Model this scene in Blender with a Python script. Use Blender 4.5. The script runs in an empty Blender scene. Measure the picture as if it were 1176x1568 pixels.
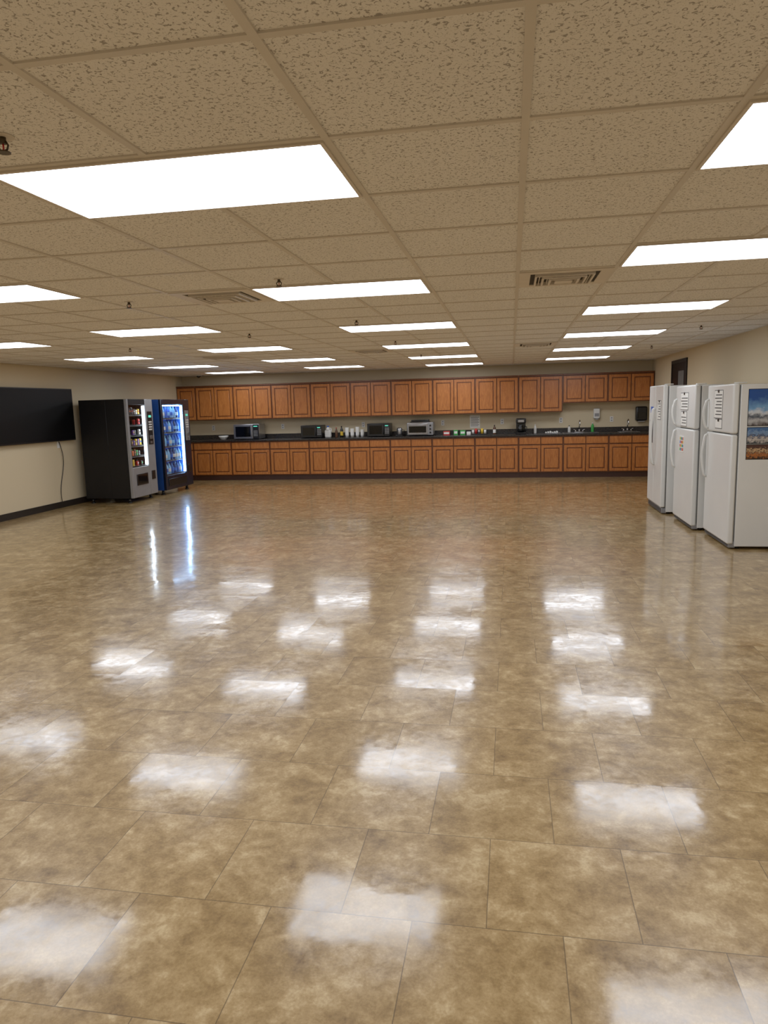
import bpy, bmesh, math, random
from mathutils import Vector, Matrix
random.seed(7)
S=bpy.context.scene
S.view_settings.view_transform='Standard'
S.view_settings.look='None'
S.view_settings.exposure=0.0
S.view_settings.gamma=1.13
def lin(r,g,b):
    f=lambda c:(c/255/12.92) if c/255<=0.04045 else ((c/255+0.055)/1.055)**2.4
    return (f(r),f(g),f(b),1)
# ---------- node helpers ----------
class NT:
    def __init__(s,name):
        s.m=bpy.data.materials.new(name); s.m.use_nodes=True
        s.t=s.m.node_tree; s.bs=s.t.nodes['Principled BSDF']; s.out=s.t.nodes['Material Output']
    def n(s,t,**k):
        x=s.t.nodes.new(t)
        for a,b in k.items(): setattr(x,a,b)
        return x
    def l(s,a,b): s.t.links.new(a,b)
    def setin(s,sock,v):
        if isinstance(v,bpy.types.NodeSocket): s.l(v,sock)
        else: sock.default_value=v
    def math(s,op,a,b=0.0,c=None):
        x=s.n('ShaderNodeMath',operation=op); s.setin(x.inputs[0],a); s.setin(x.inputs[1],b)
        if c is not None: s.setin(x.inputs[2],c)
        return x.outputs[0]
    def mix(s,f,a,b):
        x=s.n('ShaderNodeMix',data_type='RGBA'); s.setin(x.inputs[0],f); s.setin(x.inputs[6],a); s.setin(x.inputs[7],b)
        return x.outputs[2]
    def ramp(s,f,stops):
        x=s.n('ShaderNodeValToRGB'); s.setin(x.inputs[0],f)
        e=x.color_ramp.elements
        while len(e)<len(stops): e.new(0.5)
        for i,(p,c) in enumerate(stops):
            e[i].position=p; e[i].color=c if len(c)==4 else (*c,1)
        return x.outputs[0]
    def noise(s,vec,scale,detail=3,rough=0.5,dist=0.0):
        x=s.n('ShaderNodeTexNoise'); s.setin(x.inputs['Vector'],vec)
        x.inputs['Scale'].default_value=scale; x.inputs['Detail'].default_value=detail
        x.inputs['Roughness'].default_value=rough; x.inputs['Distortion'].default_value=dist
        return x.outputs['Fac']
    def obj(s): return s.n('ShaderNodeTexCoord').outputs['Object']
    def pos(s): return s.n('ShaderNodeNewGeometry').outputs['Position']
    def scale(s,vec,sc):
        x=s.n('ShaderNodeMapping'); s.l(vec,x.inputs[0]); x.inputs['Scale'].default_value=sc; return x.outputs[0]
    def bump(s,h,st=0.2,d=0.01):
        x=s.n('ShaderNodeBump'); x.inputs['Strength'].default_value=st; x.inputs['Distance'].default_value=d
        s.l(h,x.inputs['Height']); return x.outputs[0]
def g3(v): return (v,v,v,1)
def pm(name,col,rough=0.5,metal=0.0,var=0.12,sc=8,spec=0.5,bump=0.0,emit=0.0):
    k=NT(name); o=k.obj(); nz=k.noise(o,sc,3)
    a=tuple(c*(1-var) for c in col[:3])+(1,); b=tuple(min(1,c*(1+var)) for c in col[:3])+(1,)
    c=k.ramp(nz,[(0.3,a),(0.7,b)])
    k.l(c,k.bs.inputs['Base Color']); k.bs.inputs['Roughness'].default_value=rough
    k.bs.inputs['Metallic'].default_value=metal; k.bs.inputs['Specular IOR Level'].default_value=spec
    if bump: k.l(k.bump(k.noise(o,sc*12,4),bump,0.003),k.bs.inputs['Normal'])
    if emit:
        k.l(c,k.bs.inputs['Emission Color']); k.bs.inputs['Emission Strength'].default_value=emit
    return k.m
# ---------- mesh builder ----------
class B:
    def __init__(s): s.bm=bmesh.new(); s.mats=[]
    def mi(s,m):
        if m not in s.mats: s.mats.append(m)
        return s.mats.index(m)
    def box(s,x0,x1,y0,y1,z0,z1,m,bev=0.0,seg=2):
        i=s.mi(m)
        M=Matrix.Translation(((x0+x1)/2,(y0+y1)/2,(z0+z1)/2))@Matrix.Diagonal((abs(x1-x0),abs(y1-y0),abs(z1-z0),1))
        r=bmesh.ops.create_cube(s.bm,size=1,matrix=M)
        fs=set(f for v in r['verts'] for f in v.link_faces)
        for f in fs: f.material_index=i
        if bev:
            es=list(set(e for v in r['verts'] for e in v.link_edges))
            q=bmesh.ops.bevel(s.bm,geom=es,offset=bev,segments=seg,affect='EDGES',profile=0.5)
            for f in q['faces']: f.material_index=i; f.smooth=True
    def cyl(s,p0,p1,r,m,seg=20,r2=None):
        i=s.mi(m); p0=Vector(p0); p1=Vector(p1); d=p1-p0
        M=Matrix.Translation((p0+p1)/2)@d.to_track_quat('Z','Y').to_matrix().to_4x4()
        q=bmesh.ops.create_cone(s.bm,cap_ends=True,segments=seg,radius1=r,radius2=r if r2 is None else r2,depth=d.length,matrix=M)
        for f in set(f for v in q['verts'] for f in v.link_faces):
            f.material_index=i; f.smooth=len(f.verts)==4
    def lathe(s,c,prof,m,seg=24):
        i=s.mi(m); rings=[]
        for r,z in prof:
            rings.append([s.bm.verts.new((c[0]+max(r,1e-4)*math.cos(2*math.pi*j/seg),c[1]+max(r,1e-4)*math.sin(2*math.pi*j/seg),c[2]+z)) for j in range(seg)])
        for a,b in zip(rings,rings[1:]):
            for j in range(seg):
                f=s.bm.faces.new((a[j],a[(j+1)%seg],b[(j+1)%seg],b[j])); f.material_index=i; f.smooth=True
        for rg in (rings[0][::-1],rings[-1]):
            f=s.bm.faces.new(rg); f.material_index=i
    def tube(s,pts,r,m,seg=10,sy=1.0):
        i=s.mi(m); pts=[Vector(p) for p in pts]; rings=[]; up=None
        for k,p in enumerate(pts):
            t=(pts[min(k+1,len(pts)-1)]-pts[max(k-1,0)]).normalized()
            if up is None:
                up=t.orthogonal().normalized()
            up=(up-up.dot(t)*t).normalized(); w=t.cross(up)
            rings.append([s.bm.verts.new(p+r*(math.cos(2*math.pi*j/seg)*up+sy*math.sin(2*math.pi*j/seg)*w)) for j in range(seg)])
        for a,b in zip(rings,rings[1:]):
            for j in range(seg):
                f=s.bm.faces.new((a[j],a[(j+1)%seg],b[(j+1)%seg],b[j])); f.material_index=i; f.smooth=True
        for rg in (rings[0][::-1],rings[-1]):
            f=s.bm.faces.new(rg); f.material_index=i
    def quad(s,vs,m):
        i=s.mi(m); f=s.bm.faces.new([s.bm.verts.new(v) for v in vs]); f.material_index=i
    def done(s,name,origin=None):
        bmesh.ops.recalc_face_normals(s.bm,faces=s.bm.faces)
        vs=s.bm.verts
        if origin is None:
            xs=[v.co.x for v in vs]; ys=[v.co.y for v in vs]; zs=[v.co.z for v in vs]
            origin=((min(xs)+max(xs))/2,(min(ys)+max(ys))/2,min(zs))
        bmesh.ops.translate(s.bm,verts=vs,vec=-Vector(origin))
        me=bpy.data.meshes.new(name); s.bm.to_mesh(me); s.bm.free()
        for m in s.mats: me.materials.append(m)
        o=bpy.data.objects.new(name,me); o.location=origin; S.collection.objects.link(o); return o
def inst(o,loc):
    c=bpy.data.objects.new(o.name.split('.')[0],o.data); c.location=loc; S.collection.objects.link(c); return c

# ---------- dimensions ----------
XL,XR,YB,YF,ZC=-7.62,2.90,15.86,-4.0,2.387
H=1.585
GXS=0.588; G=0.6096; GX=0.04; GY=2.21
# ---------- materials ----------
# floor
k=NT('vinyl_floor_tile'); P=k.pos(); sp=k.n('ShaderNodeSeparateXYZ'); k.l(P,sp.inputs[0])
W=0.457
v=k.math('DIVIDE',k.math('SUBTRACT',sp.outputs[1],1.972),W)
row=k.math('FLOOR',v)
off=k.math('MULTIPLY',k.math('FLOORED_MODULO',row,2.0),0.5)
u=k.math('ADD',k.math('DIVIDE',k.math('SUBTRACT',sp.outputs[0],-0.076),W),off)
col=k.math('FLOOR',u)
fu=k.math('FRACT',u); fv=k.math('FRACT',v)
du=k.math('MINIMUM',fu,k.math('SUBTRACT',1.0,fu)); dv=k.math('MINIMUM',fv,k.math('SUBTRACT',1.0,fv))
dd=k.math('MINIMUM',du,dv)
joint=k.math('LESS_THAN',dd,0.0034)
cx=k.n('ShaderNodeCombineXYZ'); k.l(col,cx.inputs[0]); k.l(row,cx.inputs[1])
wn=k.n('ShaderNodeTexWhiteNoise',noise_dimensions='2D'); k.l(cx.outputs[0],wn.inputs['Vector'])
vo=k.n('ShaderNodeVectorMath',operation='SCALE'); k.l(wn.outputs['Color'],vo.inputs[0]); vo.inputs['Scale'].default_value=7
va=k.n('ShaderNodeVectorMath',operation='ADD'); k.l(P,va.inputs[0]); k.l(vo.outputs[0],va.inputs[1])
PV=va.outputs[0]
n1=k.noise(PV,6.0,5,0.62,0.4); n2=k.noise(PV,24,5,0.68,0.3); n3=k.noise(PV,110,3,0.6)
mx=k.math('ADD',k.math('MULTIPLY',n1,0.52),k.math('ADD',k.math('MULTIPLY',n2,0.32),k.math('MULTIPLY',n3,0.16)))
c=k.ramp(mx,[(0.35,lin(112,84,46)),(0.46,lin(146,117,70)),(0.54,lin(169,140,93)),(0.64,lin(200,175,130))])
tv=k.math('MULTIPLY_ADD',wn.outputs['Value'],0.08,0.96)
cm=k.n('ShaderNodeVectorMath',operation='SCALE'); k.l(c,cm.inputs[0]); k.l(tv,cm.inputs['Scale'])
c=k.mix(k.math('MULTIPLY',joint,0.65),cm.outputs[0],lin(66,48,26))
k.l(c,k.bs.inputs['Base Color'])
k.bs.inputs['Roughness'].default_value=0.34; k.bs.inputs['Specular IOR Level'].default_value=0.4
k.bs.inputs['Coat Weight'].default_value=0.85; k.bs.inputs['Coat IOR'].default_value=1.5
rg=k.ramp(k.math('ADD',k.math('MULTIPLY',k.noise(P,2.2,5,0.7),0.6),k.math('MULTIPLY',n2,0.4)),[(0.38,g3(0.045)),(0.62,g3(0.18))])
k.l(rg,k.bs.inputs['Coat Roughness'])
bm_=k.n('ShaderNodeBump'); bm_.inputs['Strength'].default_value=0.17; bm_.inputs['Distance'].default_value=0.006
k.l(k.math('ADD',k.noise(P,4,2,0.5),k.math('MULTIPLY',k.noise(P,30,3),0.06)),bm_.inputs['Height'])
ts=k.n('ShaderNodeVectorMath',operation='SUBTRACT'); k.l(wn.outputs['Color'],ts.inputs[0]); ts.inputs[1].default_value=(0.5,0.5,0.5)
t2=k.n('ShaderNodeVectorMath',operation='MULTIPLY'); k.l(ts.outputs[0],t2.inputs[0]); t2.inputs[1].default_value=(0.012,0.012,0)
t3=k.n('ShaderNodeVectorMath',operation='ADD'); k.l(bm_.outputs[0],t3.inputs[0]); k.l(t2.outputs[0],t3.inputs[1])
t4=k.n('ShaderNodeVectorMath',operation='NORMALIZE'); k.l(t3.outputs[0],t4.inputs[0])
k.l(t4.outputs[0],k.bs.inputs['Normal']); k.l(t4.outputs[0],k.bs.inputs['Coat Normal'])
M_floor=k.m
# ceiling
k=NT('acoustic_ceiling_tile'); P=k.pos()
a=k.noise(P,98,2,0.5,0.9); b=k.noise(P,230,2,0.5)
pit=k.ramp(a,[(0.575,g3(0)),(0.63,g3(1))]); pit2=k.ramp(b,[(0.61,g3(0)),(0.67,g3(1))])
pp=k.math('MAXIMUM',pit,k.math('MULTIPLY',pit2,0.5))
big=k.noise(P,1.3,3)
base=k.mix(big,lin(232,228,224),lin(242,239,236))
k.l(k.mix(k.math('MULTIPLY',pp,0.64),base,lin(96,82,68)),k.bs.inputs['Base Color'])
k.bs.inputs['Roughness'].default_value=0.95; k.bs.inputs['Specular IOR Level'].default_value=0.1
iv=k.math('SUBTRACT',1.0,pp); k.l(k.bump(iv,0.4,0.002),k.bs.inputs['Normal'])
M_ceil=k.m
M_tbar=pm('ceiling_grid_metal',lin(210,202,192),0.5,0,0.04,3)
def wallm(name,cc):
    k=NT(name); P=k.pos()
    k.l(k.mix(k.noise(P,0.8,3),tuple(x*0.95 for x in cc[:3])+(1,),cc),k.bs.inputs['Base Color'])
    k.bs.inputs['Roughness'].default_value=0.7; k.bs.inputs['Specular IOR Level'].default_value=0.25
    k.l(k.bump(k.noise(P,160,3),0.12,0.002),k.bs.inputs['Normal']); return k.m
M_wall=wallm('painted_wall_cream',lin(212,195,162))
M_base=pm('black_vinyl_base',lin(30,27,25),0.4)
# wood
def wood(name,c1,c2,c3):
    k=NT(name); o=k.obj()
    n=k.noise(k.scale(o,(14,14,1.6)),3.0,5,0.6,1.2); f=k.noise(k.scale(o,(90,90,4)),3.0,3)
    q=k.math('ADD',k.math('MULTIPLY',n,0.75),k.math('MULTIPLY',f,0.25))
    k.l(k.ramp(q,[(0.3,c1),(0.5,c2),(0.72,c3)]),k.bs.inputs['Base Color'])
    k.bs.inputs['Roughness'].default_value=0.36; return k.m
M_wood=wood('maple_cabinet_wood',lin(146,80,32),lin(176,104,46),lin(202,130,64))
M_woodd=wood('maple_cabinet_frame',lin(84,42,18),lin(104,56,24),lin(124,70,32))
M_kick=pm('toe_kick_dark',lin(60,30,18),0.5)
k=NT('dark_laminate_counter'); o=k.obj()
k.l(k.ramp(k.noise(o,70,4,0.7),[(0.4,lin(26,24,24)),(0.6,lin(46,41,39)),(0.72,lin(80,72,66))]),k.bs.inputs['Base Color'])
k.bs.inputs['Roughness'].default_value=0.25; M_counter=k.m
M_white=pm('fridge_white_enamel',lin(226,226,222),0.28,0,0.02,3)
M_whitep=pm('white_plastic',lin(222,220,214),0.4,0,0.03)
M_paper=pm('paper',lin(236,234,228),0.8,0,0.03)
M_blackp=pm('black_plastic',lin(16,16,17),0.32)
M_blackm=pm('black_painted_steel',lin(17,17,19),0.45,0,0.1,4,0.3)
M_gasket=pm('grey_gasket',lin(100,100,98),0.6)
M_steel=pm('brushed_steel',lin(170,170,172),0.28,0.9,0.08,20)
M_silver=pm('silver_painted_panel',lin(140,140,142),0.4,0.3,0.05)
M_chrome=pm('chrome',lin(215,215,218),0.12,1.0,0.03)
M_dkglass=pm('dark_glass',lin(8,9,11),0.06,0,0.1)
M_blue=pm('blue_machine_panel',lin(28,60,120),0.35)
M_navy=pm('navy_machine_panel',lin(14,20,36),0.3)
M_inner=pm('blue_lit_cooler_lining',lin(50,100,175),0.5)
M_screen_doorway=pm('tv_and_doorway_black',lin(6,6,7),0.45,0,0.1,8,0.2)
M_vent=pm('vent_white_metal',lin(215,205,193),0.5,0,0.04)
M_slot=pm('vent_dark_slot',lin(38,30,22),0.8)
M_red=pm('red_label',lin(190,40,35),0.5); M_green=pm('green_label',lin(60,165,70),0.5)
M_yel=pm('yellow_label',lin(225,185,50),0.5); M_org=pm('orange_label',lin(220,110,40),0.5)
M_cyan=pm('light_blue_label',lin(130,185,230),0.4); M_lblue=pm('blue_label',lin(40,95,190),0.4)
M_brown=pm('brown_label',lin(90,55,30),0.5); M_purple=pm('purple_label',lin(110,60,140),0.5)
M_brass=pm('sprinkler_brass',lin(70,60,46),0.45,0.4)
M_ledw=pm('led_strip_white',(0.70,0.85,1,1),0.5,0,0.0,3,0.5,0,9)
M_ledb=pm('led_strip_blue',(0.35,0.62,1,1),0.5,0,0.0,3,0.5,0,18)
M_lcd=pm('lcd_green_display',(0.1,0.7,0.5,1),0.5,0,0.0,3,0.5,0,0.5)
k=NT('display_window_glass'); k.t.nodes.remove(k.bs)
tr=k.n('ShaderNodeBsdfTransparent'); gl=k.n('ShaderNodeBsdfGlossy'); gl.inputs['Roughness'].default_value=0.03
nz=k.noise(k.obj(),4,2); tr_c=k.ramp(nz,[(0.3,g3(0.90)),(0.7,g3(0.94))]); k.l(tr_c,tr.inputs[0])
ms=k.n('ShaderNodeMixShader'); ms.inputs[0].default_value=0.07
k.l(tr.outputs[0],ms.inputs[1]); k.l(gl.outputs[0],ms.inputs[2]); k.l(ms.outputs[0],k.out.inputs[0])
M_glass=k.m
# fixture lens
k=NT('prismatic_lens_lit'); o=k.obj(); sp=k.n('ShaderNodeSeparateXYZ'); k.l(o,sp.inputs[0])
band=k.math('MULTIPLY_ADD',k.math('COSINE',k.math('MULTIPLY',sp.outputs[1],22.0)),0.14,0.9)
pr=k.n('ShaderNodeTexChecker'); k.l(o,pr.inputs[0]); pr.inputs['Scale'].default_value=90
ps=k.math('MULTIPLY_ADD',pr.outputs['Fac'],0.12,0.94)
st=k.math('MULTIPLY',k.math('MULTIPLY',band,ps),8.4)
k.bs.inputs['Base Color'].default_value=(0.8,0.8,0.8,1); k.bs.inputs['Emission Color'].default_value=(0.87,0.92,1.0,1)
k.l(st,k.bs.inputs['Emission Strength']); k.bs.inputs['Roughness'].default_value=0.5
M_lens=k.m

# ---------- room ----------
def slab(name,*a,m): 
    b=B(); b.box(*a,m); return b.done(name)
slab('floor',XL-.15,XR+.15,YF-.15,YB+.15,-0.1,0,m=M_floor)
slab('ceiling',XL-.15,XR+.15,YF-.15,YB+.15,ZC,ZC+.1,m=M_ceil)
slab('wall_back',XL-.15,XR+.15,YB,YB+.15,0,ZC,m=M_wall)
slab('wall_front',XL-.15,XR+.15,YF-.15,YF,0,ZC,m=M_wall)
slab('wall_left',XL-.15,XL,YF,YB,0,ZC,m=M_wall)
slab('wall_right',XR,XR+.15,YF,YB,0,ZC,m=M_wall)
slab('baseboard_left',XL,XL+.012,YF,YB-.62,0,.105,m=M_base)
slab('baseboard_right',XR-.012,XR,YF,YB-.62,0,.105,m=M_base)
slab('baseboard_front',XL+.012,XR-.012,YF,YF+.012,0,.105,m=M_base)
# ceiling grid
b=B(); zt=ZC-0.006
x=GX+GXS*math.ceil((XL-GX)/GXS)
while x<XR:
    b.box(x-.0115,x+.0115,YF,YB,zt,ZC,M_tbar); x+=GXS
y=GY+G*math.ceil((YF-GY)/G)
while y<YB:
    b.box(XL,XR,y-.0115,y+.0115,zt+.0005,ZC,M_tbar); y+=G
b.box(XL,XL+.02,YF,YB,zt,ZC,M_tbar); b.box(XR-.02,XR,YF,YB,zt,ZC,M_tbar)
b.box(XL,XR,YB-.02,YB,zt,ZC,M_tbar); b.box(XL,XR,YF,YF+.02,zt,ZC,M_tbar)
b.done('trim_1')
# lights
fx=[]
Xc={'C':GX-GXS,'L':GX-5*GXS,'LL':GX-9*GXS}
for kk in range(-2,6): fx.append((Xc['C']-GXS,GY+4*G*kk+G/2))
for kk in range(-2,5): fx.append((Xc['L']-GXS,GY+3*G+4*G*kk+G/2))
for kk in range(-2,6): fx.append((Xc['LL']-GXS,GY+4*G*kk+G/2))
XRc=GX+2*GXS
fx+= [(XRc,GY+G/2),(XRc,GY-4*G+G/2),(XRc,GY-8*G+G/2)]
for kk in range(5): fx.append((XRc,GY+3*G+4*G*kk+G/2))
b=B(); w2=GXS-.012; d2=G/2-.012
for s1,s2,s3,s4 in ((-w2,w2,-d2,-d2+.012),(-w2,w2,d2-.012,d2),(-w2,-w2+.012,-d2+.012,d2-.012),(w2-.012,w2,-d2+.012,d2-.012)):
    b.box(s1,s2,s3,s4,-.012,-.0005,M_vent)
b.quad([(-w2+.010,-d2+.010,-.009),(-w2+.010,d2-.010,-.009),(w2-.010,d2-.010,-.009),(w2-.010,-d2+.010,-.009)],M_lens)
base=b.done('ceiling_light_panel',origin=(0,0,0)); 
base.location=(fx[0][0],fx[0][1],ZC)
for (x,y) in fx[1:]: inst(base,(x,y,ZC))
# air diffusers
b=B(); e=G/2-.02
def ring(b,e,z0,z1,t,m):
    b.box(-e,e,-e,-e+t,z0,z1,m); b.box(-e,e,e-t,e,z0,z1,m); b.box(-e,-e+t,-e+t,e-t,z0,z1,m); b.box(e-t,e,-e+t,e-t,z0,z1,m)
ring(b,e,-.010,-.0005,.07,M_vent)
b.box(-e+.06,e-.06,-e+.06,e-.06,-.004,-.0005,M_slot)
ring(b,.185,-.022,-.004,.012,M_vent); ring(b,.14,-.028,-.004,.012,M_vent); ring(b,.095,-.032,-.004,.012,M_vent)
b.box(-.055,.055,-.055,.055,-.034,-.004,M_vent)
for i in range(-6,7): b.box(i*.026-.002,i*.026+.002,-.17,.17,-.02,-.004,M_vent)
vt=b.done('ceiling_air_diffuser',origin=(0,0,0)); vt.location=(GX+GXS/2,GY+4.5*G,ZC)
for c_ in ((GX-3.5*GXS,GY+4.5*G),(GX-3.5*GXS,GY+13.5*G),(GX+.5*GXS,GY+13.5*G),(GX-7.5*GXS,GY+13.5*G)):
    inst(vt,(c_[0],c_[1],ZC))
# sprinklers
b=B()
b.cyl((0,0,-.004),(0,0,-.0005),.032,M_vent,24); b.cyl((0,0,-.022),(0,0,-.004),.009,M_brass)
b.tube([(.009,0,-.016),(.016,0,-.027),(.012,0,-.038),(0,0,-.044)],.003,M_brass); b.tube([(-.009,0,-.016),(-.016,0,-.027),(-.012,0,-.038),(0,0,-.044)],.003,M_brass)
b.cyl((0,0,-.047),(0,0,-.044),.019,M_brass,16); b.cyl((0,0,-.044),(0,0,-.022),.0025,M_red,8)
sk=b.done('fire_sprinkler_head',origin=(0,0,0)); sk.location=(-1.45,1.97,ZC)
for c_ in ((-1.43,4.42),(-2.75,4.95),(-1.43,6.7),(-2.75,7.4),(-1.43,9.0),(2.1,8.7),(2.1,5.7),(2.1,11.6),(-4.7,5.0),(-4.7,8.4),(-1.43,11.6)):
    inst(sk,(c_[0],c_[1],ZC))
b=B(); b.cyl((0,0,-.03),(0,0,-.0005),.06,M_whitep,24); b.lathe((0,0,-.08),[(0,0),(.02,.003),(.038,.018),(.046,.035),(.048,.05)],M_dkglass)
o=b.done('security_dome_camera',origin=(0,0,0)); o.location=(-6.85,15.1,ZC)

# ---------- cabinets ----------
N=23; X1=XR-.012; DW=(X1-XL-.006)/N; X0=X1-N*DW
def door(b,x0,x1,yf,z0,z1,m,rail=.055):
    t=.02
    b.box(x0,x0+rail,yf,yf+t,z0,z1,m,.003,1); b.box(x1-rail,x1,yf,yf+t,z0,z1,m,.003,1)
    b.box(x0+rail,x1-rail,yf,yf+t,z0,z0+rail,m,.003,1); b.box(x0+rail,x1-rail,yf,yf+t,z1-rail,z1,m,.003,1)
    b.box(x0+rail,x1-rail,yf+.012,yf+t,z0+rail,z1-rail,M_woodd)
    b.box(x0+rail+.018,x1-rail-.018,yf+.003,yf+t,z0+rail+.018,z1-rail-.018,m,.008,1)
YU=YB-.33
ZU0,ZU1,ZU2=1.36,2.130,1.54
def wallcab(x0,n,z0):
    b=B(); x1=x0+n*DW-.001; z1=ZU1
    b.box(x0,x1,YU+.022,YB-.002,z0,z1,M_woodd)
    for i in range(n):
        a=x0+i*DW+(.018 if i==0 else .009); c_=x0+(i+1)*DW-(.018 if i==n-1 else .009)
        door(b,a,c_,YU,z0+.02,z1-.03,M_wood)
    b.box(x0,x1,YU-.012,YU+.022,z1-.012,z1+.02,M_woodd,.006,1)
    b.done('kitchen_wall_cabinet')
wallcab(X0,1,ZU0)
for i in range(9): wallcab(X0+DW*(1+2*i),2,ZU0)
for i in range(2): wallcab(X0+DW*(19+2*i),2,ZU2)
YC=YB-.61
def basecab(x0,n,sink=False):
    b=B(); x1=x0+n*DW-.001
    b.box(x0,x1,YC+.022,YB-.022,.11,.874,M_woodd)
    b.box(x0,x1,YC+.05,YB-.03,0,.11,M_kick)
    for i in range(n):
        a=x0+i*DW+(.018 if i==0 else .009); c_=x0+(i+1)*DW-(.018 if i==n-1 else .009)
        b.box(a,c_,YC,YC+.02,.705,.85,M_wood,.006,2)
        b.box(a+.03,c_-.03,YC-.003,YC+.001,.73,.825,M_wood,.002,1)
        door(b,a,c_,YC,.13,.68,M_wood)
    b.done('kitchen_base_cabinet')
basecab(X0,1)
for i in range(11): basecab(X0+DW*(1+2*i),2)
CT=.914
b=B(); b.box(XL+.002,XR-.002,YC-.03,YB-.022,.876,CT,M_counter,.006,2); b.done('kitchen_countertop')
b=B(); b.box(XL+.002,XR-.002,YB-.020,YB-.002,.878,CT+.10,M_counter,.003,1); b.done('trim_2')
CT+=.0005
# ---------- countertop objects ----------
def microwave(xc,w,h,d,body,name='microwave_oven',front=M_dkglass):
    b=B(); yf=YB-.10-d; x0=xc-w/2; x1=xc+w/2; z0=CT+.012
    b.box(x0,x1,yf+.02,yf+d,z0,z0+h,body,.006,2)
    b.box(x0+.002,x1-w*.24,yf,yf+.02,z0+.005,z0+h-.005,body if body is M_steel else M_blackp,.005,2)
    b.box(x0+.05,x1-w*.24-.05,yf-.003,yf,z0+.05,z0+h-.05,M_dkglass)
    b.box(x1-w*.235,x1-.002,yf,yf+.02,z0+.005,z0+h-.005,M_blackp,.004,2)
    b.box(x1-w*.20,x1-.03,yf-.003,yf,z0+h-.06,z0+h-.04,M_lcd)
    for r in range(4):
        for c in range(3):
            xx=x1-w*.2+c*.032; zz=z0+.06+r*.035
            b.box(xx,xx+.022,yf-.003,yf,zz,zz+.02,M_silver)
    b.tube([(x1-w*.27,yf,z0+.04),(x1-w*.27,yf-.03,z0+.055),(x1-w*.27,yf-.03,z0+h-.055),(x1-w*.27,yf,z0+h-.04)],.007,body if body is M_steel else M_blackp)
    for fx_ in (x0+.04,x1-.04):
        for fy in (yf+.05,yf+d-.05): b.cyl((fx_,fy,CT),(fx_,fy,z0),.012,M_blackp,10)
    b.done(name)
microwave(-5.90,.60,.33,.42,M_steel)
microwave(-4.40,.48,.27,.36,M_blackp)
microwave(-2.87,.50,.28,.38,M_blackp)
# toaster oven
b=B(); xc=-1.95; w=.58; yf=YB-.48; z0=CT+.015
b.box(xc-w/2,xc+w/2,yf+.02,yf+.36,z0,z0+.28,M_steel,.02,3)
b.box(xc-w/2+.02,xc+w/2-.13,yf,yf+.02,z0+.03,z0+.25,M_steel,.004,1); b.box(xc-w/2+.045,xc+w/2-.155,yf-.003,yf,z0+.06,z0+.20,M_dkglass)
b.tube([(xc-w/2+.05,yf,z0+.225),(xc-w/2+.05,yf-.03,z0+.225),(xc+w/2-.16,yf-.03,z0+.225),(xc+w/2-.16,yf,z0+.225)],.008,M_steel)
b.box(xc+w/2-.12,xc+w/2-.01,yf,yf+.02,z0+.01,z0+.27,M_silver)
for i in range(3): b.cyl((xc+w/2-.065,yf-.02,z0+.06+i*.075),(xc+w/2-.065,yf,z0+.06+i*.075),.02,M_blackp,16)
for sx in (-1,1):
    for yy in (.06,.3): b.cyl((xc+sx*(w/2-.05),yf+yy,CT),(xc+sx*(w/2-.05),yf+yy,z0+.005),.012,M_blackp,10)
b.done('toaster_oven')
b=B(); b.box(-2.17,-1.75,YB-.44,YB-.16,z0+.282,z0+.30,M_blackp,.006,1); b.box(-2.15,-1.77,YB-.42,YB-.18,z0+.30,z0+.335,M_blackp,.01,2); b.done('baking_tray')
def bottle(name,x,y,r,h,m,cap,label=None):
    b=B(); b.lathe((x,y,CT),[(r*.9,0),(r,.01),(r,h*.62),(r*.85,h*.72),(r*.38,h*.84),(r*.34,h*.9)],m)
    b.cyl((x,y,CT+h*.89),(x,y,CT+h),r*.42,cap,14)
    if label: b.lathe((x,y,CT),[(r*1.015,h*.15),(r*1.02,h*.16),(r*1.02,h*.5),(r*1.015,h*.51)],label)
    b.done(name)
def jug(x,y):
    b=B(); b.box(x-.07,x+.07,y-.06,y+.06,CT,CT+.17,M_whitep,.025,3); b.lathe((x,y,CT+.165),[(.06,0),(.045,.03),(.022,.055),(.022,.075)],M_whitep); b.cyl((x,y,CT+.235),(x,y,CT+.26),.026,M_lblue,14)
    b.tube([(x+.03,y,CT+.215),(x+.07,y,CT+.20),(x+.08,y,CT+.15),(x+.066,y,CT+.11)],.01,M_whitep); b.done('plastic_jug')
jug(-4.05,YB-.3)
b=B(); b.lathe((-6.54,YB-.3,CT),[(.05,0),(.06,.008),(.10,.05),(.115,.085),(.11,.085),(.09,.045),(.05,.012)],M_whitep); b.done('serving_bowl')
bottle('hot_sauce_bottle',-3.86,YB-.3,.03,.22,M_brown,M_red)
bottle('coffee_syrup_bottle',-3.75,YB-.25,.034,.25,M_blackp,M_blackp,M_yel)
for i,(x,h_) in enumerate(((-3.62,.17),(-3.50,.15),(-3.38,.19),(-3.27,.13))):
    b=B(); n=int(h_/.012)
    prof=[]
    for j in range(n): prof+=[(.036+.004,j*.012),(.042,j*.012+.006)]
    b.lathe((x,YB-.28,CT),[(.03,0)]+[(r_,z+.05) for r_,z in prof],M_paper); b.done('paper_cup_stack')
b=B(); b.box(-2.51,-2.35,YB-.36,YB-.2,CT,CT+.03,M_blackp,.008,2); b.lathe((-2.43,YB-.28,CT+.03),[(.055,0),(.062,.02),(.062,.12),(.05,.15),(.02,.16)],M_steel)
b.tube([(-2.37,YB-.28,CT+.14),(-2.325,YB-.28,CT+.13),(-2.325,YB-.28,CT+.06),(-2.37,YB-.28,CT+.05)],.008,M_blackp); b.done('electric_kettle')
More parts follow.
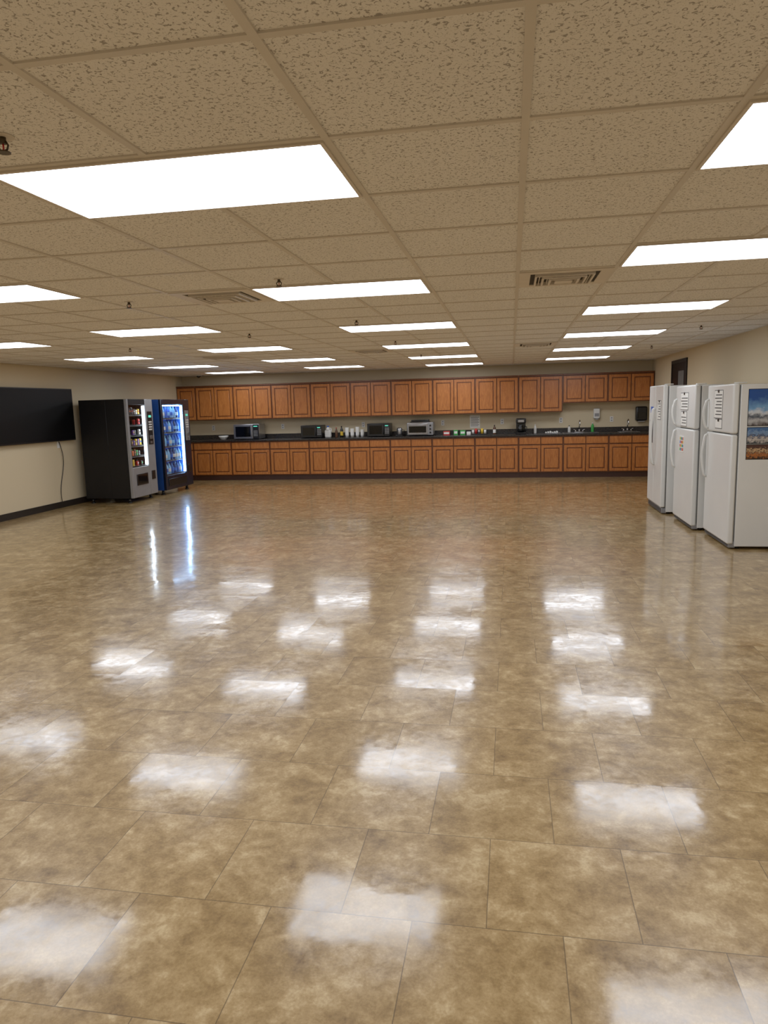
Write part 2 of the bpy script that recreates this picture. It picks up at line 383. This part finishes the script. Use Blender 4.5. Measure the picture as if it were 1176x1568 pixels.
for x,m,w_ ,h_ in ((-1.39,M_red,.14,.09),(-1.19,M_green,.09,.11),(-1.04,M_green,.11,.10),(-.91,M_whitep,.09,.07)):
    b=B(); b.box(x-w_/2,x+w_/2,YB-.33,YB-.25,CT,CT+h_,m,.004,1); b.box(x-w_/2+.012,x+w_/2-.012,YB-.332,YB-.33,CT+h_*.3,CT+h_*.75,M_paper); b.done('tea_box')
bottle('dish_soap_bottle',1.70,YB-.10,.032,.2,M_green,M_whitep)
bottle('condiment_bottle',-.36,YB-.25,.032,.2,M_brown,M_blackp,M_paper)
bottle('water_bottle',.50,YB-.22,.03,.19,M_whitep,M_whitep)
bottle('hand_soap_bottle',1.22,YB-.08,.03,.15,M_whitep,M_blackp)
# small caddy
b=B(); b.box(-.86,-.52,YB-.36,YB-.16,CT,CT+.02,M_blackp,.004,1)
for i in range(5):
    b.cyl((-.82+i*.065,YB-.26,CT+.02),(-.82+i*.065,YB-.26,CT+.10+.03*(i%2)),.026,[M_whitep,M_red,M_steel,M_yel,M_whitep][i],14)
b.done('condiment_caddy')
# coffee maker
b=B(); x=.2; y=YB-.3
b.box(x-.10,x+.10,y-.14,y+.12,CT,CT+.035,M_blackp,.01,2); b.box(x-.10,x+.10,y+.02,y+.12,CT+.03,CT+.33,M_blackp,.012,2)
b.box(x-.105,x+.105,y-.13,y+.12,CT+.23,CT+.33,M_blackp,.02,3); b.box(x-.06,x+.06,y-.133,y-.13,CT+.25,CT+.30,M_steel)
b.lathe((x,y-.05,CT+.038),[(.06,0),(.078,.03),(.078,.09),(.05,.14),(.055,.155)],M_dkglass); b.tube([(x+.07,y-.05,CT+.16),(x+.12,y-.05,CT+.15),(x+.12,y-.05,CT+.08),(x+.078,y-.05,CT+.06)],.009,M_blackp)
b.done('coffee_maker')
b=B(); b.box(.70,1.02,YB-.42,YB-.2,CT,CT+.012,M_steel,.004,1)
for i in range(6): b.box(.71+i*.045,.74+i*.045,YB-.41,YB-.21,CT+.012,CT+.03+.008*(i%3),M_paper,.002,1)
b.done('stack_of_napkins')
# sinks and faucets
def sink(xc,w,name):
    b=B(); y0=YC+.06;y1=YB-.14
    b.box(xc-w/2,xc+w/2,y0,y0+.03,CT,CT+.006,M_steel,.002,1); b.box(xc-w/2,xc+w/2,y1-.07,y1,CT,CT+.006,M_steel,.002,1)
    b.box(xc-w/2,xc-w/2+.03,y0+.03,y1-.07,CT,CT+.006,M_steel); b.box(xc+w/2-.03,xc+w/2,y0+.03,y1-.07,CT,CT+.006,M_steel)
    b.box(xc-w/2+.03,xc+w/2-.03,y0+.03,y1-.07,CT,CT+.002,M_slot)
    b.done(name)
    b=B(); yy=y1-.035; z=CT+.007
    b.box(xc-.10,xc+.10,yy-.025,yy+.025,z,z+.012,M_chrome,.006,2)
    b.cyl((xc,yy,z+.012),(xc,yy,z+.06),.016,M_chrome)
    pts=[(xc,yy,z+.05),(xc,yy,z+.16)]
    for i in range(9):
        a=math.pi*i/8; pts.append((xc,yy-.075+.075*math.cos(a),z+.18+.075*math.sin(a)))
    pts.append((xc,yy-.15,z+.15)); b.tube(pts,.011,M_chrome,12)
    for sx in (-1,1):
        b.cyl((xc+sx*.075,yy,z+.012),(xc+sx*.075,yy,z+.045),.014,M_chrome); b.tube([(xc+sx*.075,yy,z+.045),(xc+sx*.115,yy-.02,z+.06)],.007,M_chrome)
    b.done('sink_faucet')
sink(1.42,.72,'kitchen_sink'); sink(2.40,.40,'bar_sink')
# wall mounted
b=B(); b.box(1.72,1.85,YB-.10,YB-.002,1.20,1.41,M_whitep,.02,3); b.box(1.74,1.83,YB-.102,YB-.10,1.24,1.31,M_silver); b.box(1.755,1.815,YB-.09,YB-.03,1.175,1.20,M_silver); b.done('soap_dispenser')
b=B(); b.box(2.57,2.80,YB-.16,YB-.002,1.13,1.43,M_blackp,.03,3); b.box(2.60,2.77,YB-.162,YB-.16,1.18,1.31,M_dkglass); b.box(2.62,2.75,YB-.155,YB-.05,1.11,1.13,M_silver); b.done('paper_towel_dispenser')
b=B(); b.box(-.90,-.68,YB-.006,YB-.002,1.05,1.33,M_paper)
for i in range(8): b.box(-.88,-.72+.02*(i%2),YB-.0075,YB-.006,1.09+i*.027,1.098+i*.027,M_blackp)
b.done('kitchen_notice_sheet')
for x in (-6.9,-5.2,-3.3,-1.5,-.2,1.05,2.1):
    b=B(); b.box(x-.036,x+.036,YB-.008,YB-.002,1.12,1.235,M_whitep,.003,1)
    for dz in (.032,.083): b.box(x-.014,x+.014,YB-.0095,YB-.008,1.12+dz-.012,1.12+dz+.012,M_silver)
    b.done('wall_outlet')

# ---------- refrigerators ----------
def handle(b,x,y,z0,z1,m,r=.013):
    n=10; pts=[(x,y,z0)]
    for i in range(n+1):
        t=i/n; pts.append((x-.028-.028*math.sin(math.pi*t),y,z0+.02+(z1-z0-.04)*t))
    pts.append((x,y,z1)); b.tube(pts,r,m,10)
def fridge(y0,y1,xf,h,split,side=False):
    b=B(); xb=min(XR-.03,xf+.76); dt=.075
    b.box(xf+dt,xb,y0,y1,.03,h-.012,M_white,.006,2)
    b.box(xf+dt-.012,xf+dt,y0+.012,y1-.012,.06,h-.02,M_gasket)
    b.box(xf+.02,xf+dt+.01,y0+.01,y1-.01,.015,.085,M_silver,.004,1)
    for i in range(4): b.box(xf+.016,xf+.02,y0+.03,y1-.03,.025+i*.014,.031+i*.014,M_slot)
    for fy in (y0+.06,y1-.06):
        b.cyl((xf+.12,fy,0),(xf+.12,fy,.04),.02,M_blackp,12); b.cyl((xb-.08,fy,0),(xb-.08,fy,.04),.02,M_blackp,12)
    D=xf+dt-.012
    if side:
        ym=y0+(y1-y0)*.55
        b.box(xf,D,y0,ym-.005,.095,h,M_white,.016,3); b.box(xf,D,ym+.005,y1,.095,h,M_white,.016,3)
        handle(b,xf,ym-.04,.65,1.45,M_white,.014); handle(b,xf,ym+.04,.65,1.45,M_white,.014)
        b.box(xf-.004,xf+.002,ym+.12,y1-.08,.95,1.28,M_blackp,.003,1); b.box(xf-.007,xf-.003,ym+.14,y1-.10,1.21,1.26,M_silver)
    else:
        b.box(xf,D,y0,y1,.055,split-.006,M_white,.018,3); b.box(xf,D,y0,y1,split+.006,h,M_white,.018,3)
        handle(b,xf,y1-.06,split+.03,split+.36,M_white); handle(b,xf,y1-.06,split-.52,split-.03,M_white)
        b.box(xf+.01,D+.03,y0+.02,y0+.09,split-.006,split+.006,M_silver)
    b.box(xf+.02,xf+.13,y0+.01,y0+.07,h,h+.012,M_white,.004,1)
    b.done('refrigerator')
FX=(2.22,2.12,2.02)
fridge(7.82,8.78,FX[0],1.715,1.20)
fridge(8.94,9.92,FX[1],1.735,1.21)
fridge(10.22,11.20,FX[2],1.765,0,True)
# papers and magnets on the doors
def note(name,x,y0,y1,z0,z1,lines=True,m=None):
    b=B(); b.box(x-.0025,x-.001,y0-.008,y1+.008,z0-.008,z1+.008,M_gasket); b.box(x-.0035,x-.0025,y0,y1,z0,z1,m or M_paper)
    if lines:
        n=int((z1-z0)/.035)
        for i in range(1,n): b.box(x-.0045,x-.0035,y0+.02,y1-.02-.03*(i%3),z0+i*.035-.005,z0+i*.035+.005,M_slot)
    b.box(x-.008,x-.0045,(y0+y1)/2-.025,(y0+y1)/2+.025,z1-.02,z1+.01,M_blackp)
    b.done(name)
note('fridge_notice',FX[0],8.18,8.48,1.36,1.65); note('fridge_notice',FX[0],8.18,8.42,1.25,1.34,False)
note('fridge_notice',FX[1],9.26,9.64,1.44,1.64); note('fridge_notice',FX[1],9.31,9.60,1.24,1.41)
b=B(); x=FX[1]; b.box(x-.004,x-.001,9.41,9.63,.91,1.11,M_paper)
for i in range(4):
    for j in range(4): b.box(x-.0055,x-.004,9.425+i*.05,9.462+i*.05,.925+j*.045,.96+j*.045,[M_red,M_lblue,M_yel,M_org,M_green][(i*3+j)%5])
b.done('sticker_sheet')
note('fridge_notice',FX[2],10.36,10.56,1.3,1.55)
b=B(); b.box(FX[2]-.006,FX[2]-.001,10.88,11.05,1.38,1.47,M_lblue,.001,1); b.done('fridge_magnet')
# posters on near side of near fridge
def poster(name,x0,x1,z0,z1,cols,sc,amp=.55):
    k=NT(name+'_print'); o=k.obj(); s_=k.n('ShaderNodeSeparateXYZ'); k.l(o,s_.inputs[0])
    hh=k.math('DIVIDE',s_.outputs[2],z1-z0)
    f=k.math('ADD',hh,k.math('MULTIPLY',k.math('SUBTRACT',k.noise(k.scale(o,(1,1,1.5)),sc,5,0.65),0.5),amp))
    r=k.ramp(f,cols); k.l(r,k.bs.inputs['Base Color']); k.bs.inputs['Roughness'].default_value=.3
    b=B(); y=7.82; b.box(x0,x1,y-.003,y-.001,z0,z1,k.m); b.box(x0-.006,x1+.006,y-.001,y-.0003,z0-.006,z1+.006,M_blackp); b.done(name)
poster('mountain_poster',2.37,2.83,1.285,1.65,[(0.0,lin(70,60,60)),(0.15,lin(190,190,190)),(0.28,lin(60,70,85)),(0.38,lin(215,220,225)),(0.50,lin(110,160,205)),(0.8,lin(25,75,150))],9)
poster('crowd_photo_poster',2.37,2.83,1.105,1.265,[(0.0,lin(40,50,60)),(0.3,lin(200,190,180)),(0.5,lin(50,60,90)),(0.7,lin(120,150,185)),(0.9,lin(60,100,150))],30,1.2)
poster('group_photo_poster',2.37,2.83,.945,1.09,[(0.1,lin(40,26,22)),(0.35,lin(190,110,50)),(0.5,lin(50,36,36)),(0.65,lin(220,180,130)),(0.8,lin(70,40,36))],40,1.4)

# ---------- vending machines ----------
def vending(name,y0,y1,xb,xf,h,front,sidem,kind):
    b=B(); cav=.34; z0=.09
    gy0=y0+.06; gy1=y1-.27; gz0=.62 if kind=='snack' else .36; gz1=h-.10
    xi=xf-.06-cav
    up=M_blackm if kind=='snack' else front
    # shell
    b.box(xb,xi,y0,y1,z0,h,sidem,.006,1)
    b.box(xi,xf-.055,y0,y0+.03,z0,h,sidem); b.box(xi,xf-.055,y1-.03,y1,z0,h,sidem)
    b.box(xi,xf-.055,y0+.03,y1-.03,h-.04,h,sidem); b.box(xi,xf-.055,y0+.03,y1-.03,z0,gz0-.02,sidem)
    inn=M_blackm if kind=='snack' else M_inner
    b.box(xi,xf-.055,gy1+.03,y1-.03,gz0-.02,h-.04,inn)
    b.box(xi,xi+.004,y0+.03,gy1+.03,gz0-.02,h-.04,inn)
    # door frame
    b.box(xf-.05,xf,y0,gy0,z0,h,front,.006,1); b.box(xf-.05,xf,gy1,y1,z0,h,front,.006,1)
    b.box(xf-.05,xf,gy0,gy1,gz1,h,up,.004,1); b.box(xf-.05,xf,gy0,gy1,z0,gz0,front,.004,1)
    b.quad([(xf-.008,gy0,gz0),(xf-.008,gy1,gz0),(xf-.008,gy1,gz1),(xf-.008,gy0,gz1)],M_glass)
    # delivery hatch
    if kind=='snack':
        b.box(xf,xf+.012,gy0+.10,gy1-.08,.30,.50,M_blackp,.005,1); b.box(xf+.012,xf+.016,gy0+.14,gy1-.12,.33,.47,M_dkglass)
    else:
        b.box(xf,xf+.012,gy0+.05,gy1-.05,.16,.30,M_blackp,.005,1)
    # payment column
    c0=gy1+.05; c1=y1-.05
    b.box(xf,xf+.006,c0,c1,1.0,1.60,M_silver if kind!='snack' else M_blackp,.002,1)
    b.box(xf+.006,xf+.010,c0+.04,c1-.04,1.49,1.53,M_lcd)
    for r in range(4):
        for c in range(3): b.box(xf+.006,xf+.012,c0+.03+c*.04,c0+.055+c*.04,1.26+r*.045,1.285+r*.045,M_whitep)
    b.box(xf+.006,xf+.02,c0+.04,c1-.04,1.10,1.16,M_steel,.003,1); b.box(xf+.006,xf+.012,c0+.05,c1-.05,1.02,1.06,M_steel)
    b.box(xf,xf+.01,c0+.02,c1-.02,.36,.52,M_blackp,.004,1)
    # LED strip
    led=M_ledw if kind=='snack' else M_ledb
    b.box(xf-.05,xf-.02,gy1-.04,gy1-.002,gz0+.02,gz1-.02,led)
    if kind!='snack': b.box(xf-.075,xf-.055,gy0+.03,gy1-.05,gz1-.03,gz1-.01,led)
    # shelves + products
    rows=6 if kind=='snack' else 5
    pitch=(gz1-gz0)/rows
    pal=[M_red,M_yel,M_org,M_green,M_lblue,M_purple,M_whitep,M_brown,M_brown,M_blackp] if kind=='snack' else [M_cyan,M_lblue,M_cyan,M_lblue,M_inner,M_blue]
    for r in range(rows):
        zz=gz0+r*pitch
        b.box(xi+.01,xf-.08,y0+.035,gy1+.02,zz,zz+.014,M_gasket if kind=='snack' else M_blue)
        b.box(xf-.085,xf-.08,y0+.035,gy1+.02,zz-.01,zz+.018,M_gasket if kind=='snack' else M_silver)
        n=7; wv=(gy1-gy0-.06)/n
        for i in range(n):
            yc=gy0+.03+(i+.5)*wv
            if kind=='snack' and random.random()<.4: continue
            m=random.choice(pal)
            for dpt in range(2):
                xx=xf-.115-dpt*.09
                if kind=='snack':
                    hh=pitch*random.uniform(.45,.7)
                    b.box(xx-.02,xx+.02,yc-wv*.38,yc+wv*.38,zz+.014,zz+.014+hh,m,.008,1)
                    if dpt==0: b.box(xx+.02,xx+.022,yc-wv*.25,yc+wv*.25,zz+.03+hh*.3,zz+.02+hh*.6,random.choice(pal))
                else:
                    hh=pitch*.80; rr=wv*.34
                    b.lathe((xx,yc,zz+.014),[(rr*.9,0),(rr,.01),(rr,hh*.6),(rr*.7,hh*.78),(rr*.35,hh*.9),(rr*.35,hh)],m,12)
                    b.lathe((xx,yc,zz+.014),[(rr*1.02,hh*.22),(rr*1.03,hh*.23),(rr*1.03,hh*.5),(rr*1.02,hh*.51)],random.choice([M_whitep,M_lblue,M_cyan]),12)
    for yy in (y0+.08,y1-.08):
        for xx in (xb+.08,xf-.12): b.cyl((xx,yy,0),(xx,yy,z0),.025,M_blackp,12); b.cyl((xx,yy,0),(xx,yy,.015),.04,M_blackp,12)
    b.done(name)
vending('snack_vending_machine',11.42,12.32,-7.45,-6.54,1.82,M_silver,M_blackm,'snack')
vending('drink_vending_machine',12.58,13.76,-7.4,-6.50,1.82,M_navy,M_blue,'drink')

# ---------- tv ----------
b=B(); b.box(XL+.05,XL+.095,9.44,11.38,1.14,2.02,M_blackp,.004,1); b.box(XL+.095,XL+.097,9.455,11.365,1.165,2.005,M_screen_doorway)
b.box(XL+.002,XL+.05,10.2,10.7,1.4,1.75,M_blackm)
b.done('wall_mounted_television')
b=B(); pts=[(XL+.02,11.0,1.13)]
for i in range(1,16):
    t=i/15; pts.append((XL+.02+.008*math.sin(7*t),11.0+.07*math.sin(5*t),1.13-1.02*t))
b.tube(pts,.006,M_blackp,8); b.box(XL+.001,XL+.010,10.96,11.04,1.02,1.135,M_whitep,.003,1); b.done('tv_power_cable')
# ---------- doorway on right wall, dark opening drawn as a slab ----------
b=B(); x=XR
b.box(x-.02,x-.002,12.80,12.86,0,2.25,M_blackm); b.box(x-.02,x-.002,13.9,13.96,0,2.25,M_blackm); b.box(x-.02,x-.002,12.86,13.9,2.19,2.25,M_blackm)
b.box(x-.012,x-.002,12.86,13.9,.01,2.19,M_screen_doorway)  # flat black slab painted in for the unlit depth of the open doorway
b.box(x-.016,x-.012,13.0,13.4,1.1,2.05,M_gasket); b.cyl((x-.06,12.98,1.0),(x-.012,12.98,1.0),.02,M_chrome); b.cyl((x-.065,12.98,1.0),(x-.065,13.1,1.0),.01,M_chrome)
b.done('dark_doorway_1')

# ---------- world + camera ----------
w=bpy.data.worlds.new('world'); S.world=w; w.use_nodes=True
w.node_tree.nodes['Background'].inputs[0].default_value=(0.8,0.85,1,1); w.node_tree.nodes['Background'].inputs[1].default_value=0.3
ph=math.radians(8.5); ps=math.radians(10.29); rho=.027
F=Vector((-math.sin(ps)*math.cos(ph),math.cos(ps)*math.cos(ph),-math.sin(ph)))
R=Vector((math.cos(ps),math.sin(ps),0)); U=R.cross(F)
Rc=(R-rho*U).normalized(); Uc=(U+rho*R).normalized()
cam=bpy.data.cameras.new('camera'); co=bpy.data.objects.new('camera',cam); S.collection.objects.link(co)
M=Matrix(((Rc.x,Uc.x,-F.x,0),(Rc.y,Uc.y,-F.y,0),(Rc.z,Uc.z,-F.z,H),(0,0,0,1)))
co.matrix_world=M
cam.sensor_fit='VERTICAL'; cam.sensor_height=36; cam.lens=24.96
S.camera=co
